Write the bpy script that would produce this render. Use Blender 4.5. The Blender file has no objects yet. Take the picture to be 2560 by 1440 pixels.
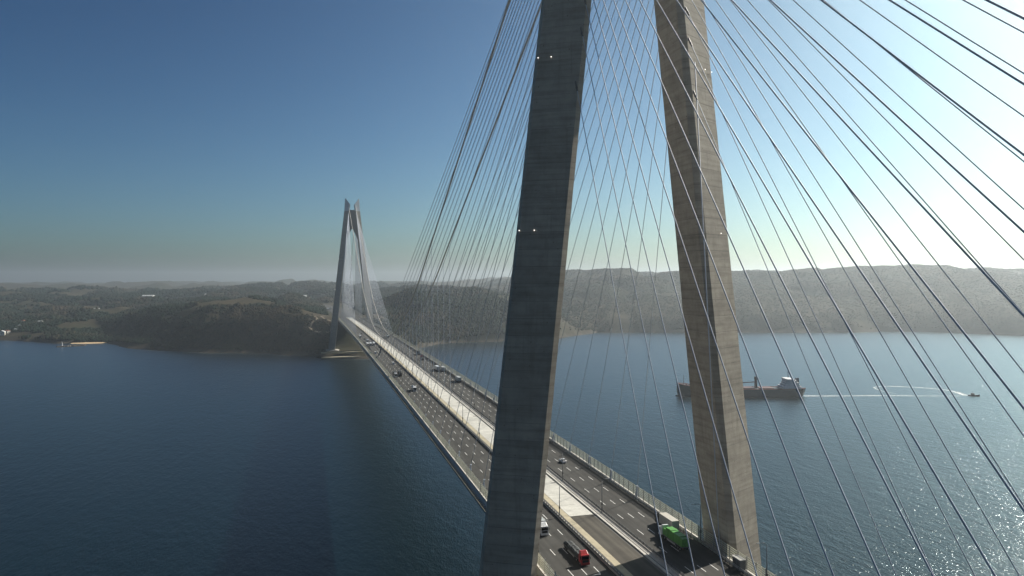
import bpy, bmesh, math, random
import numpy as np
from mathutils import Vector, Matrix

random.seed(7); rng = np.random.default_rng(7)
R = math.radians
scene = bpy.context.scene
COL = scene.collection

# ------------------------------------------------------------------ camera
ZB = 73.0                                  # deck datum above the water
cam_d = bpy.data.cameras.new('camera'); cam = bpy.data.objects.new('camera', cam_d); COL.objects.link(cam)
cam_d.sensor_width = 36.0; cam_d.lens = 36.0 * 1834.69 / 2560.0
cam_d.clip_start = 0.5; cam_d.clip_end = 60000
CAM = Vector((-82.92, -184.45, ZB + 77.72))
YAW, PITCH, ROLL = R(15.408), R(-0.545), R(-0.149)
F0 = Vector((math.sin(YAW), math.cos(YAW), 0)); R0 = Vector((math.cos(YAW), -math.sin(YAW), 0)); U0 = Vector((0, 0, 1))
Fw = F0 * math.cos(PITCH) + U0 * math.sin(PITCH); Up = U0 * math.cos(PITCH) - F0 * math.sin(PITCH)
Rt = R0 * math.cos(ROLL) + Up * math.sin(ROLL); Up = Up * math.cos(ROLL) - R0 * math.sin(ROLL)
cam.matrix_world = Matrix(((Rt.x, Up.x, -Fw.x, CAM.x), (Rt.y, Up.y, -Fw.y, CAM.y), (Rt.z, Up.z, -Fw.z, CAM.z), (0, 0, 0, 1)))
scene.camera = cam

# ------------------------------------------------------------------ sky, sun, exposure
SUN_AZ, SUN_EL = 66.5, 35.0                # clockwise from the bridge axis (+Y), above the horizon
world = bpy.data.worlds.new('World'); scene.world = world; world.use_nodes = True
wn = world.node_tree; wn.nodes.clear()
sky = wn.nodes.new('ShaderNodeTexSky'); sky.sky_type = 'NISHITA'; sky.sun_disc = False
sky.sun_elevation = R(SUN_EL); sky.sun_rotation = R(SUN_AZ)
sky.altitude = 0; sky.air_density = 0.7; sky.dust_density = 1.8; sky.ozone_density = 1.0
# even contrast grade of the whole sky: x*x/(x+K), then a slight teal balance
KNEE = 5.0; BAL = (.405, .575, .575)
v1 = wn.nodes.new('ShaderNodeVectorMath'); v1.operation = 'MULTIPLY'
v2 = wn.nodes.new('ShaderNodeVectorMath'); v2.operation = 'ADD'; v2.inputs[1].default_value = (KNEE,) * 3
v3 = wn.nodes.new('ShaderNodeVectorMath'); v3.operation = 'DIVIDE'
v4 = wn.nodes.new('ShaderNodeVectorMath'); v4.operation = 'MULTIPLY'; v4.inputs[1].default_value = BAL
hsv = wn.nodes.new('ShaderNodeHueSaturation'); hsv.inputs['Saturation'].default_value = 1.0
wn.links.new(sky.outputs[0], v1.inputs[0]); wn.links.new(sky.outputs[0], v1.inputs[1]); wn.links.new(sky.outputs[0], v2.inputs[0])
wn.links.new(v1.outputs[0], v3.inputs[0]); wn.links.new(v2.outputs[0], v3.inputs[1]); wn.links.new(v3.outputs[0], v4.inputs[0]); wn.links.new(v4.outputs[0], hsv.inputs['Color'])
bg = wn.nodes.new('ShaderNodeBackground'); bg.inputs['Strength'].default_value = 0.15
wo = wn.nodes.new('ShaderNodeOutputWorld')
wn.links.new(hsv.outputs[0], bg.inputs[0]); wn.links.new(bg.outputs[0], wo.inputs[0])
sun_d = bpy.data.lights.new('sun', 'SUN'); sun = bpy.data.objects.new('sun', sun_d); COL.objects.link(sun)
sun_d.energy = 5.0; sun_d.angle = R(0.53); sun_d.color = (1.0, 0.93, 0.82)
SDIR = Vector((math.sin(R(SUN_AZ)) * math.cos(R(SUN_EL)), math.cos(R(SUN_AZ)) * math.cos(R(SUN_EL)), math.sin(R(SUN_EL))))
sun.rotation_euler = SDIR.to_track_quat('Z', 'Y').to_euler(); sun.location = (600, 300, 600)
vs = scene.view_settings
vs.view_transform = 'Standard'; vs.look = 'None'; vs.exposure = 0.78; vs.gamma = 1.0; vs.use_curve_mapping = False
scene.cycles.use_denoising = True
scene.cycles.max_bounces = 6; scene.cycles.volume_bounces = 0
scene.cycles.caustics_reflective = False; scene.cycles.caustics_refractive = False

# ------------------------------------------------------------------ helpers
class MB:
    """collects faces; build() links them as one mesh object"""
    def __init__(s): s.v = []; s.f = []; s.m = []
    def add(s, V, F, mi=0):
        o = len(s.v); s.v += [tuple(p) for p in V]; s.f += [tuple(i + o for i in f) for f in F]; s.m += [mi] * len(F)
    def box(s, x0, x1, y0, y1, z0, z1, mi=0):
        V = [(x0, y0, z0), (x1, y0, z0), (x1, y1, z0), (x0, y1, z0), (x0, y0, z1), (x1, y0, z1), (x1, y1, z1), (x0, y1, z1)]
        s.add(V, [(3, 2, 1, 0), (4, 5, 6, 7), (0, 1, 5, 4), (1, 2, 6, 5), (2, 3, 7, 6), (3, 0, 4, 7)], mi)
    def tube(s, pts, r, n=6, mi=0, cap=True, r2=None):
        pts = [Vector(p) for p in pts]; rings = []
        for i, p in enumerate(pts):
            d = (pts[min(i + 1, len(pts) - 1)] - pts[max(i - 1, 0)]).normalized()
            a = d.cross(Vector((0, 0, 1)))
            if a.length < 1e-3: a = Vector((1, 0, 0))
            a.normalize(); b = a.cross(d)
            rr = r if r2 is None else r + (r2 - r) * i / (len(pts) - 1)
            rings.append([p + (a * math.cos(2 * math.pi * k / n) + b * math.sin(2 * math.pi * k / n)) * rr for k in range(n)])
        V = [q for g in rings for q in g]; Fc = []
        for i in range(len(pts) - 1):
            for k in range(n):
                k2 = (k + 1) % n
                Fc.append((i * n + k, i * n + k2, (i + 1) * n + k2, (i + 1) * n + k))
        if cap:
            Fc.append(tuple(range(n))[::-1]); Fc.append(tuple((len(pts) - 1) * n + k for k in range(n)))
        s.add(V, Fc, mi)
    def prism(s, low, high, mi=0):
        n = len(low); V = list(low) + list(high)
        Fc = [(k, (k + 1) % n, n + (k + 1) % n, n + k) for k in range(n)] + [tuple(range(n))[::-1], tuple(range(n, 2 * n))]
        s.add(V, Fc, mi)
    def loft(s, secs, closed=True, cap=True, mi=0):
        n = len(secs[0]); V = [p for g in secs for p in g]; Fc = []
        for i in range(len(secs) - 1):
            for k in range(n if closed else n - 1):
                k2 = (k + 1) % n
                Fc.append((i * n + k, i * n + k2, (i + 1) * n + k2, (i + 1) * n + k))
        if cap and closed:
            Fc.append(tuple(range(n))[::-1]); Fc.append(tuple((len(secs) - 1) * n + k for k in range(n)))
        s.add(V, Fc, mi)
    def mesh(s, name, mats, smooth=False):
        me = bpy.data.meshes.new(name); me.from_pydata(s.v, [], s.f); me.update()
        for m in (mats if isinstance(mats, (list, tuple)) else [mats]): me.materials.append(m)
        me.polygons.foreach_set('material_index', s.m)
        bm = bmesh.new(); bm.from_mesh(me); bmesh.ops.recalc_face_normals(bm, faces=bm.faces); bm.to_mesh(me); bm.free()
        if smooth: me.polygons.foreach_set('use_smooth', [True] * len(me.polygons))
        return me
    def build(s, name, mats, parent=None, smooth=False, loc=None):
        return link(name, s.mesh(name, mats, smooth), parent, loc)

def link(name, me, parent=None, loc=None, rz=0.0):
    o = bpy.data.objects.new(name, me); COL.objects.link(o)
    if parent is not None: o.parent = parent
    if loc is not None: o.location = loc
    if rz: o.rotation_euler = (0, 0, rz)
    return o
def tag(o, label=None, cat=None, group=None, kind=None):
    if label: o['label'] = label
    if cat: o['category'] = cat
    if group: o['group'] = group
    if kind: o['kind'] = kind
    return o
def thing(name, label, cat, loc=(0, 0, 0), rz=0.0, group=None):
    o = bpy.data.objects.new(name, None); COL.objects.link(o); o.location = loc; o.rotation_euler = (0, 0, rz)
    o.empty_display_size = 0.5
    return tag(o, label, cat, group)
def ordn(i):
    w = ['first', 'second', 'third', 'fourth', 'fifth', 'sixth', 'seventh', 'eighth', 'ninth', 'tenth', 'eleventh', 'twelfth', 'thirteenth',
         'fourteenth', 'fifteenth', 'sixteenth', 'seventeenth', 'eighteenth', 'nineteenth', 'twentieth']
    if i < 20: return w[i]
    t = {2: 'twenty', 3: 'thirty', 4: 'forty', 5: 'fifty'}
    a, b = divmod(i + 1, 10)
    if b == 0: return {3: 'thirtieth', 4: 'fortieth', 5: 'fiftieth'}.get(a, t[a] + 'th')
    return t[a] + '-' + w[b - 1]
def rbox(name, sx, sy, sz, bev, mat, parent, loc, top=None, seg=2):
    """bevelled box standing on loc; top=(x0scale, front shift, back shift) tapers the roof"""
    bm = bmesh.new(); bmesh.ops.create_cube(bm, size=1.0)
    for v in bm.verts:
        v.co.x *= sx; v.co.y *= sy; v.co.z = (v.co.z + .5) * sz
        if top and v.co.z > sz * .5:
            v.co.x *= top[0]; v.co.y += (-top[1] if v.co.y > 0 else top[2])
    if bev: bmesh.ops.bevel(bm, geom=list(bm.edges), offset=bev, segments=seg, affect='EDGES', profile=.6)
    me = bpy.data.meshes.new(name); bm.to_mesh(me); bm.free(); me.materials.append(mat)
    return link(name, me, parent, loc)

# ------------------------------------------------------------------ materials
def nm(name):
    m = bpy.data.materials.new(name); m.use_nodes = True
    nt = m.node_tree; b = nt.nodes['Principled BSDF']
    return m, nt, b
def N(nt, t, **kw):
    n = nt.nodes.new(t)
    for k, v in kw.items():
        if k.startswith('_'): setattr(n, k[1:], v)
        else: n.inputs[k].default_value = v
    return n
def ramp(nt, fac, stops):
    r = nt.nodes.new('ShaderNodeValToRGB'); el = r.color_ramp.elements
    el[0].position, el[0].color = stops[0][0], (*stops[0][1], 1); el[1].position, el[1].color = stops[-1][0], (*stops[-1][1], 1)
    for p, c in stops[1:-1]:
        e = el.new(p); e.color = (*c, 1)
    nt.links.new(fac, r.inputs[0]); return r
def mulc(nt, a, b, fac=1.0):
    m = nt.nodes.new('ShaderNodeMix'); m.data_type = 'RGBA'; m.blend_type = 'MULTIPLY'; m.inputs[0].default_value = fac
    nt.links.new(a, m.inputs[6]); nt.links.new(b, m.inputs[7]); return m.outputs[2]
def mixc(nt, f, a, b):
    m = nt.nodes.new('ShaderNodeMix'); m.data_type = 'RGBA'
    nt.links.new(f, m.inputs[0])
    for s, i in ((a, 6), (b, 7)):
        if isinstance(s, tuple): m.inputs[i].default_value = (*s, 1)
        else: nt.links.new(s, m.inputs[i])
    return m.outputs[2]
def flat(name, col, rough=.6, metal=0.0, var=.12, scale=2.0, spec=.4):
    m, nt, b = nm(name)
    tc = N(nt, 'ShaderNodeTexCoord'); ns = N(nt, 'ShaderNodeTexNoise', Scale=scale, Detail=5.0, Roughness=.6)
    nt.links.new(tc.outputs['Object'], ns.inputs['Vector'])
    r = ramp(nt, ns.outputs[0], [(.3, tuple(c * (1 - var) for c in col)), (.7, tuple(min(1, c * (1 + var)) for c in col))])
    nt.links.new(r.outputs[0], b.inputs['Base Color'])
    b.inputs['Roughness'].default_value = rough; b.inputs['Metallic'].default_value = metal; b.inputs['Specular IOR Level'].default_value = spec
    return m
def concrete(name, col, band=1.0, rnd=.17):
    m, nt, b = nm(name)
    geo = N(nt, 'ShaderNodeNewGeometry')
    mp = N(nt, 'ShaderNodeMapping'); mp.inputs['Scale'].default_value = (.045, .045, .9); nt.links.new(geo.outputs['Position'], mp.inputs[0])
    n1 = N(nt, 'ShaderNodeTexNoise', Scale=1.0, Detail=6.0, Roughness=.65); nt.links.new(mp.outputs[0], n1.inputs[0])
    n2 = N(nt, 'ShaderNodeTexNoise', Scale=.25, Detail=8.0, Roughness=.7); nt.links.new(geo.outputs['Position'], n2.inputs[0])
    mp3 = N(nt, 'ShaderNodeMapping'); mp3.inputs['Scale'].default_value = (.9, .9, .04); nt.links.new(geo.outputs['Position'], mp3.inputs[0])
    n3 = N(nt, 'ShaderNodeTexNoise', Scale=1.0, Detail=4.0, Roughness=.6); nt.links.new(mp3.outputs[0], n3.inputs[0])
    c1 = ramp(nt, n1.outputs[0], [(.32, tuple(c * (1 - .26 * band) for c in col)), (.5, col), (.72, tuple(c * (1 + .14 * band) for c in col))])
    c2 = ramp(nt, n2.outputs[0], [(.3, (.72, .72, .72)), (.6, (1, 1, 1))])
    c3 = ramp(nt, n3.outputs[0], [(.30, (.62, .62, .60)), (.46, (1, 1, 1))])
    c = mulc(nt, mulc(nt, c1.outputs[0], c2.outputs[0]), c3.outputs[0], .4)
    vo = N(nt, 'ShaderNodeTexVoronoi', Scale=.42); nt.links.new(geo.outputs['Position'], vo.inputs['Vector'])
    c5 = ramp(nt, vo.outputs['Distance'], [(.05, (.35, .34, .32)), (.085, (1, 1, 1))]); c = mulc(nt, c, c5.outputs[0], .8)
    oi = N(nt, 'ShaderNodeObjectInfo'); c4 = ramp(nt, oi.outputs['Random'], [(0, (1 - rnd,) * 3), (1, (1, 1, 1))])
    c = mulc(nt, c, c4.outputs[0])
    nt.links.new(c, b.inputs['Base Color']); b.inputs['Roughness'].default_value = .88
    bp = N(nt, 'ShaderNodeBump', Strength=.25, Distance=.05); nt.links.new(n2.outputs[0], bp.inputs['Height']); nt.links.new(bp.outputs[0], b.inputs['Normal'])
    return m

M = {}
M['concrete'] = concrete('concrete', (.42, .37, .30))
M['concrete_core'] = flat('concrete_core', (.10, .10, .095), .9)
M['concrete_far'] = concrete('concrete_far', (.30, .285, .25))
M['steel_clad'] = flat('steel_clad', (.42, .45, .48), .45, .2)
M['stay'] = flat('stay_sheath', (.42, .465, .54), .6, 0, .06)
M['main_cable'] = flat('main_cable_wrap', (.36, .34, .31), .6)
M['galv'] = flat('galvanised', (.36, .36, .35), .5, .3)
M['rail_dark'] = flat('rail_dark', (.085, .085, .085), .6)
def screen_mat():
    m, nt, b = nm('screen_slat'); nt.nodes.remove(b)
    d = N(nt, 'ShaderNodeBsdfDiffuse'); d.inputs[0].default_value = (.60, .60, .54, 1); t = N(nt, 'ShaderNodeBsdfTranslucent'); t.inputs[0].default_value = (.55, .55, .48, 1)
    mx = N(nt, 'ShaderNodeMixShader'); mx.inputs[0].default_value = .5; nt.links.new(d.outputs[0], mx.inputs[1]); nt.links.new(t.outputs[0], mx.inputs[2]); nt.links.new(mx.outputs[0], nt.nodes['Material Output'].inputs['Surface'])
    return m
M['screen'] = screen_mat()
M['lamp_steel'] = flat('lamp_steel', (.16, .17, .18), .5, .4)
M['girder'] = flat('girder_paint', (.32, .35, .36), .5, 0, .1, .3)
M['white_concrete'] = concrete('white_concrete', (.52, .51, .465), .25, .12)
M['beige'] = concrete('beige_walkway', (.42, .37, .26), .3, .08)
M['kerb'] = concrete('kerb_concrete', (.48, .46, .42), .3, .12)
M['paint'] = flat('lane_paint', (.74, .74, .72), .6, 0, .12, 6)
def asphalt(name, col):
    m, nt, b = nm(name)
    geo = N(nt, 'ShaderNodeNewGeometry'); 
    mp = N(nt, 'ShaderNodeMapping'); mp.inputs['Scale'].default_value = (.55, .012, 1); nt.links.new(geo.outputs['Position'], mp.inputs[0])
    n1 = N(nt, 'ShaderNodeTexNoise', Scale=1.0, Detail=4.0); nt.links.new(mp.outputs[0], n1.inputs[0])
    n2 = N(nt, 'ShaderNodeTexNoise', Scale=.12, Detail=6.0, Roughness=.65); nt.links.new(geo.outputs['Position'], n2.inputs[0])
    n3 = N(nt, 'ShaderNodeTexNoise', Scale=9.0, Detail=3.0); nt.links.new(geo.outputs['Position'], n3.inputs[0])
    c1 = ramp(nt, n1.outputs[0], [(.35, tuple(c * .68 for c in col)), (.65, tuple(c * 1.25 for c in col))])
    c2 = ramp(nt, n2.outputs[0], [(.35, (.78, .76, .74)), (.62, (1.05, 1.05, 1.05))])
    c3 = ramp(nt, n3.outputs[0], [(.3, (.88,) * 3), (.7, (1.08,) * 3)])
    nt.links.new(mulc(nt, mulc(nt, c1.outputs[0], c2.outputs[0]), c3.outputs[0]), b.inputs['Base Color']); b.inputs['Roughness'].default_value = .85
    b.inputs['Specular IOR Level'].default_value = .25
    return m
M['asphalt'] = asphalt('asphalt', (.043, .042, .039))
M['track_asphalt'] = asphalt('track_asphalt', (.075, .068, .056))
def emis(name, col, st):
    m, nt, b = nm(name); b.inputs['Base Color'].default_value = (*col, 1)
    b.inputs['Emission Color'].default_value = (*col, 1); b.inputs['Emission Strength'].default_value = st
    return m
M['beacon'] = emis('beacon_lens', (1, .95, .88), 2.0)

# vehicle paints
def paint(name, col, rough=.35, coat=.4):
    m = flat(name, col, rough, 0, .05, 3)
    m.node_tree.nodes['Principled BSDF'].inputs['Coat Weight'].default_value = coat
    return m
M['red'] = paint('red_paint', (.33, .018, .02)); M['white_p'] = paint('white_paint', (.62, .63, .64)); M['black_p'] = flat('black_plastic', (.012, .012, .013), .5)
M['green_tarp'] = flat('green_tarp', (.055, .23, .03), .55, 0, .35, 1.2); M['dark_tarp'] = flat('dark_tarp', (.022, .026, .028), .7, 0, .35, 1.5)
M['box_cream'] = flat('cream_box', (.40, .38, .33), .6); M['grey_box'] = flat('grey_box', (.34, .36, .36), .5); M['silver'] = flat('silver_tank', (.45, .47, .5), .3, .7); M['dk_blue'] = paint('dark_blue_paint', (.02, .03, .06))
M['tyre'] = flat('tyre_rubber', (.013, .013, .013), .85); M['rim'] = flat('rim_steel', (.3, .3, .3), .4, .6)
mg, ntg, bg_ = nm('vehicle_glass'); bg_.inputs['Base Color'].default_value = (.01, .012, .014, 1); bg_.inputs['Roughness'].default_value = .08; M['glass'] = mg
M['tail'] = flat('tail_lamp', (.3, .01, .008), .3)

# ------------------------------------------------------------------ terrain functions
_T = rng.random((256, 256))
def vnoise(x, y):
    xi = np.floor(x).astype(int); yi = np.floor(y).astype(int); fx = x - xi; fy = y - yi
    fx = fx * fx * fx * (fx * (fx * 6 - 15) + 10); fy = fy * fy * fy * (fy * (fy * 6 - 15) + 10)
    a = _T[xi & 255, yi & 255]; b = _T[(xi + 1) & 255, yi & 255]; c = _T[xi & 255, (yi + 1) & 255]; d = _T[(xi + 1) & 255, (yi + 1) & 255]
    return (a * (1 - fx) + b * fx) * (1 - fy) + (c * (1 - fx) + d * fx) * fy
def fbm(x, y, o=5, g=.5):
    s = 0; a = 1; t = 0
    for i in range(o):
        s = s + a * vnoise(x + 17.3 * i, y - 9.1 * i); t += a; a *= g; x = x * 2.03; y = y * 2.03
    return s / t
def sst(a, b, x):
    t = np.clip((x - a) / (b - a), 0, 1); return t * t * (3 - 2 * t)
SH = [(-9000, 4600), (-3200, 3000), (-1800, 2480), (-1150, 2160), (-864, 2020), (-760, 1930), (-690, 1860), (-640, 1838), (-575, 1836), (-545, 1790),
      (-500, 1700), (-440, 1610), (-381, 1556), (-290, 1490), (-184, 1437), (-110, 1375), (-64, 1335), (-45, 1290), (20, 1268), (75, 1290), (90, 1340), (102, 1386), (140, 1450),
      (218, 1558), (290, 1590), (376, 1598), (470, 1606), (553, 1648), (640, 1740), (727, 1800), (830, 1780), (947, 1735), (1100, 1690), (1272, 1628), (1430, 1590),
      (1530, 1600), (1620, 1560), (1690, 1475), (1760, 1344), (1900, 1120), (2200, 860), (3000, 520), (9500, -400)]
POLY = np.array(SH + [(9500, 12000), (-9000, 12000)], float)
def inland(X, Y):
    P = np.array(SH, float); d2 = np.full(X.shape, 1e18)
    for a, b in zip(P[:-1], P[1:]):
        ab = b - a; t = np.clip(((X - a[0]) * ab[0] + (Y - a[1]) * ab[1]) / (ab @ ab), 0, 1)
        d2 = np.minimum(d2, (X - a[0] - t * ab[0]) ** 2 + (Y - a[1] - t * ab[1]) ** 2)
    ins = np.zeros(X.shape, bool)
    for (x0, y0), (x1, y1) in zip(POLY, np.roll(POLY, -1, 0)):
        if y0 == y1: continue
        c = ((y0 > Y) != (y1 > Y)) & (X < (x1 - x0) * (Y - y0) / (y1 - y0) + x0); ins ^= c
    return np.sqrt(d2) * np.where(ins, 1, -1)
def zdeck(Y):
    Yc = np.minimum(np.asarray(Y, float), 1440.0)
    return ZB + 5.058 * 4 * (Yc + 265.55) * (1324.45 - Yc) / 1590.0 ** 2
def terrain(X, Y):
    X = np.asarray(X, float); Y = np.asarray(Y, float)
    wob = (fbm(X / 60, Y / 60, 3) - .5) * 26
    s = inland(X, Y) + wob * sst(-40, 60, np.abs(X - 0) - 60)
    rx = sst(380, 1000, X - (Y - 1700) * .15)
    left = 80 + 10 * sst(-420, -320, X) * (1 - sst(40, 160, X)) + 14 * sst(300, 1500, s) + 30 * sst(1500, 5200, s)
    right = 120 + 66 * sst(250, 900, s) - 10 * sst(2500, 5000, s)
    top = left * (1 - rx) + right * rx
    wa = sst(-420, -320, X + (Y - 1550) * .5) * (1 - sst(60, 170, X))
    wb = sst(90, 200, X) * (1 - sst(540, 680, X))
    L = (60 * wa + (190 - 115 * wb) * (1 - wa)) * (1 - rx) + (150 - 60 * wb) * rx
    h = top * (1 - np.exp(-(np.maximum(s, 0) / (L * (1 + .35 * wa))) ** (1 + .75 * wa)))
    n1 = fbm(X / 520 + 3.1, Y / 520 + 1.7, 4) - .5
    n2 = 1 - np.minimum(1, np.abs(fbm(X / 300 + 9.2, Y / 420 + 4.4, 3) - .5) * 5)
    n2 = n2 * .8
    amp = sst(20, 420, s)
    h = h + amp * (n1 * (95 - 45 * rx) - (n2 - .25) * (46 - 8 * rx))
    h = h + (fbm(X / 40, Y / 40, 3) - .5) * 9 * sst(5, 80, s)
    rug = np.abs(fbm(X / 55 + 2, Y / 55 + 7, 4) - .5) * 2
    h = h - (rug - .3) * 26 * wa * sst(8, 60, s) * (1 - sst(110, 220, s))
    h = h + 34 * wb * sst(15, 130, s) * (1 - sst(260, 620, s))
    # small valley behind the beach
    vx = X + 610 + (Y - 1840) * .12
    h = h * (1 - .86 * np.exp(-(vx / 75) ** 2) * np.exp(-np.maximum(s, 0) / 260))
    vx2 = X + 900 + (Y - 2050) * .25
    h = h * (1 - .6 * np.exp(-(vx2 / 120) ** 2) * np.exp(-np.maximum(s, 0) / 500))
    # rocky shore
    h = h + 5.0 * sst(0, 10, s) * (1 - sst(40, 120, s))
    h = np.where(s > 0, np.maximum(h, .6 * np.minimum(s, 6)), np.maximum(-12, s * .35))
    # motorway corridor and the shelf under the far tower
    cut = 1 - sst(30, 150, np.abs(X))
    hd = np.minimum(h, zdeck(Y) - 9 + 8.2 * sst(1425, 1500, Y))
    h = np.where(Y < 2600, h * (1 - cut) + hd * cut, h)
    pl = (1 - sst(58, 100, np.abs(X))) * (1 - sst(1338, 1440, Y)) * sst(0, 9, s)
    h = h * (1 - pl) + np.minimum(h, 12.6) * pl
    flatp = (1 - sst(60, 78, np.abs(X))) * sst(1298, 1304, Y) * (1 - sst(1342, 1352, Y))
    h = h * (1 - flatp) + 12.6 * flatp
    return h
def hz(x, y): return float(terrain(np.array([x]), np.array([y]))[0])

# ------------------------------------------------------------------ water
def water_mat():
    m, nt, b = nm('sea_water')
    geo = N(nt, 'ShaderNodeNewGeometry')
    big = N(nt, 'ShaderNodeTexNoise', Scale=.0035, Detail=3.0, Roughness=.5); nt.links.new(geo.outputs['Position'], big.inputs[0])
    c = ramp(nt, big.outputs[0], [(.35, (.0008, .005, .007)), (.65, (.0012, .007, .009))])
    nt.nodes.remove(b)
    dif = N(nt, 'ShaderNodeBsdfDiffuse'); nt.links.new(c.outputs[0], dif.inputs['Color'])
    gl = N(nt, 'ShaderNodeBsdfGlossy', _distribution='BECKMANN', Roughness=.37); gl.inputs['Color'].default_value = (.78, .93, 1, 1)
    gl2 = N(nt, 'ShaderNodeBsdfGlossy', _distribution='BECKMANN', Roughness=.19); gl2.inputs['Color'].default_value = (.85, .96, 1, 1)
    gm = N(nt, 'ShaderNodeMixShader'); gm.inputs[0].default_value = .5; nt.links.new(gl.outputs[0], gm.inputs[1]); nt.links.new(gl2.outputs[0], gm.inputs[2])
    fr = N(nt, 'ShaderNodeFresnel', IOR=1.333); mx = N(nt, 'ShaderNodeMixShader')
    nt.links.new(fr.outputs[0], mx.inputs[0]); nt.links.new(dif.outputs[0], mx.inputs[1]); nt.links.new(gm.outputs[0], mx.inputs[2])
    nt.links.new(mx.outputs[0], nt.nodes['Material Output'].inputs['Surface'])
    rot = N(nt, 'ShaderNodeMapping'); rot.inputs['Rotation'].default_value = (0, 0, R(28)); rot.inputs['Scale'].default_value = (1, .45, 1)
    nt.links.new(geo.outputs['Position'], rot.inputs[0])
    hs = []
    for sc, w in ((.05, .35), (.17, .45), (.5, .24)):
        n = N(nt, 'ShaderNodeTexNoise', Scale=sc, Detail=3.0, Roughness=.55); nt.links.new(rot.outputs[0], n.inputs[0])
        k = N(nt, 'ShaderNodeMath', _operation='MULTIPLY'); k.inputs[1].default_value = w; nt.links.new(n.outputs[0], k.inputs[0]); hs.append(k)
    a1 = N(nt, 'ShaderNodeMath', _operation='ADD'); nt.links.new(hs[0].outputs[0], a1.inputs[0]); nt.links.new(hs[1].outputs[0], a1.inputs[1])
    a2 = N(nt, 'ShaderNodeMath', _operation='ADD'); nt.links.new(a1.outputs[0], a2.inputs[0]); nt.links.new(hs[2].outputs[0], a2.inputs[1])
    gust = N(nt, 'ShaderNodeTexNoise', Scale=.006, Detail=4.0, Roughness=.6); nt.links.new(rot.outputs[0], gust.inputs[0])
    gr = N(nt, 'ShaderNodeMapRange'); gr.inputs['From Min'].default_value = .3; gr.inputs['From Max'].default_value = .7
    gr.inputs['To Min'].default_value = .55; gr.inputs['To Max'].default_value = 1.0; nt.links.new(gust.outputs[0], gr.inputs[0])
    bp = N(nt, 'ShaderNodeBump', Distance=1.5); nt.links.new(a2.outputs[0], bp.inputs['Height']); nt.links.new(gr.outputs[0], bp.inputs['Strength'])
    for q in (dif, gl, fr): nt.links.new(bp.outputs[0], q.inputs['Normal'])
    fin = N(nt, 'ShaderNodeTexNoise', Scale=1.1, Detail=2.0, Roughness=.5); nt.links.new(rot.outputs[0], fin.inputs[0])
    b2 = N(nt, 'ShaderNodeBump', Strength=1.0, Distance=.8); nt.links.new(fin.outputs[0], b2.inputs['Height']); nt.links.new(bp.outputs[0], b2.inputs['Normal']); nt.links.new(b2.outputs[0], gl2.inputs['Normal'])
    return m
M['water'] = water_mat()
w = MB(); w.add([(-14500, -6000, 0), (14500, -6000, 0), (14500, 14500, 0), (-14500, 14500, 0)], [(0, 1, 2, 3)])
tag(w.build('sea', M['water']), kind='structure')

# ------------------------------------------------------------------ far shore hills
def hill_mat():
    m, nt, b = nm('hill_scrub')
    geo = N(nt, 'ShaderNodeNewGeometry')
    n1 = N(nt, 'ShaderNodeTexNoise', Scale=.004, Detail=8.0, Roughness=.62); nt.links.new(geo.outputs['Position'], n1.inputs[0])
    n2 = N(nt, 'ShaderNodeTexNoise', Scale=.06, Detail=6.0, Roughness=.7); nt.links.new(geo.outputs['Position'], n2.inputs[0])
    c1 = ramp(nt, n1.outputs[0], [(.36, (.024, .030, .016)), (.50, (.038, .034, .020)), (.64, (.050, .041, .026)), (.76, (.07, .055, .036))])
    c2 = ramp(nt, n2.outputs[0], [(.35, (.55, .58, .5)), (.65, (1.15, 1.1, 1.05))])
    c = mulc(nt, c1.outputs[0], c2.outputs[0])
    sx = N(nt, 'ShaderNodeSeparateXYZ'); nt.links.new(geo.outputs['Position'], sx.inputs[0])
    rk = N(nt, 'ShaderNodeMapRange'); rk.inputs['From Min'].default_value = 2.5; rk.inputs['From Max'].default_value = 8.0; rk.inputs['To Min'].default_value = 1.0; rk.inputs['To Max'].default_value = 0.0
    nt.links.new(sx.outputs[2], rk.inputs[0])
    rc = ramp(nt, n2.outputs[0], [(.35, (.028, .026, .023)), (.65, (.075, .064, .050))])
    c = mixc(nt, rk.outputs[0], c, rc.outputs[0])
    nt.links.new(c, b.inputs['Base Color']); b.inputs['Roughness'].default_value = .95; b.inputs['Specular IOR Level'].default_value = .1
    bp = N(nt, 'ShaderNodeBump', Strength=.35, Distance=3.0); nt.links.new(n2.outputs[0], bp.inputs['Height']); nt.links.new(bp.outputs[0], b.inputs['Normal'])
    return m
M['hill'] = hill_mat()
xs = np.concatenate([np.arange(-9000, -2200, 200), np.arange(-2200, 2700, 14), np.arange(2700, 9400, 160)])
ys = np.concatenate([np.arange(-400, 1180, 60), np.arange(1180, 2700, 13), np.arange(2700, 4600, 40), np.arange(4600, 11500, 200)])
GX, GY = np.meshgrid(xs, ys); GH = terrain(GX, GY)
nx, ny = len(xs), len(ys)
V = np.stack([GX.ravel(), GY.ravel(), GH.ravel()], 1)
idx = np.arange(nx * ny).reshape(ny, nx)
q = np.stack([idx[:-1, :-1].ravel(), idx[:-1, 1:].ravel(), idx[1:, 1:].ravel(), idx[1:, :-1].ravel()], 1)
q = q[(GH.ravel()[q] > -11).any(1)]
used = np.unique(q); remap = np.full(nx * ny, -1); remap[used] = np.arange(len(used))
me = bpy.data.meshes.new('hills'); me.from_pydata(V[used].tolist(), [], remap[q].tolist()); me.materials.append(M['hill'])
me.polygons.foreach_set('use_smooth', [True] * len(me.polygons)); me.update()
tag(link('hills', me), kind='structure')

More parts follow.
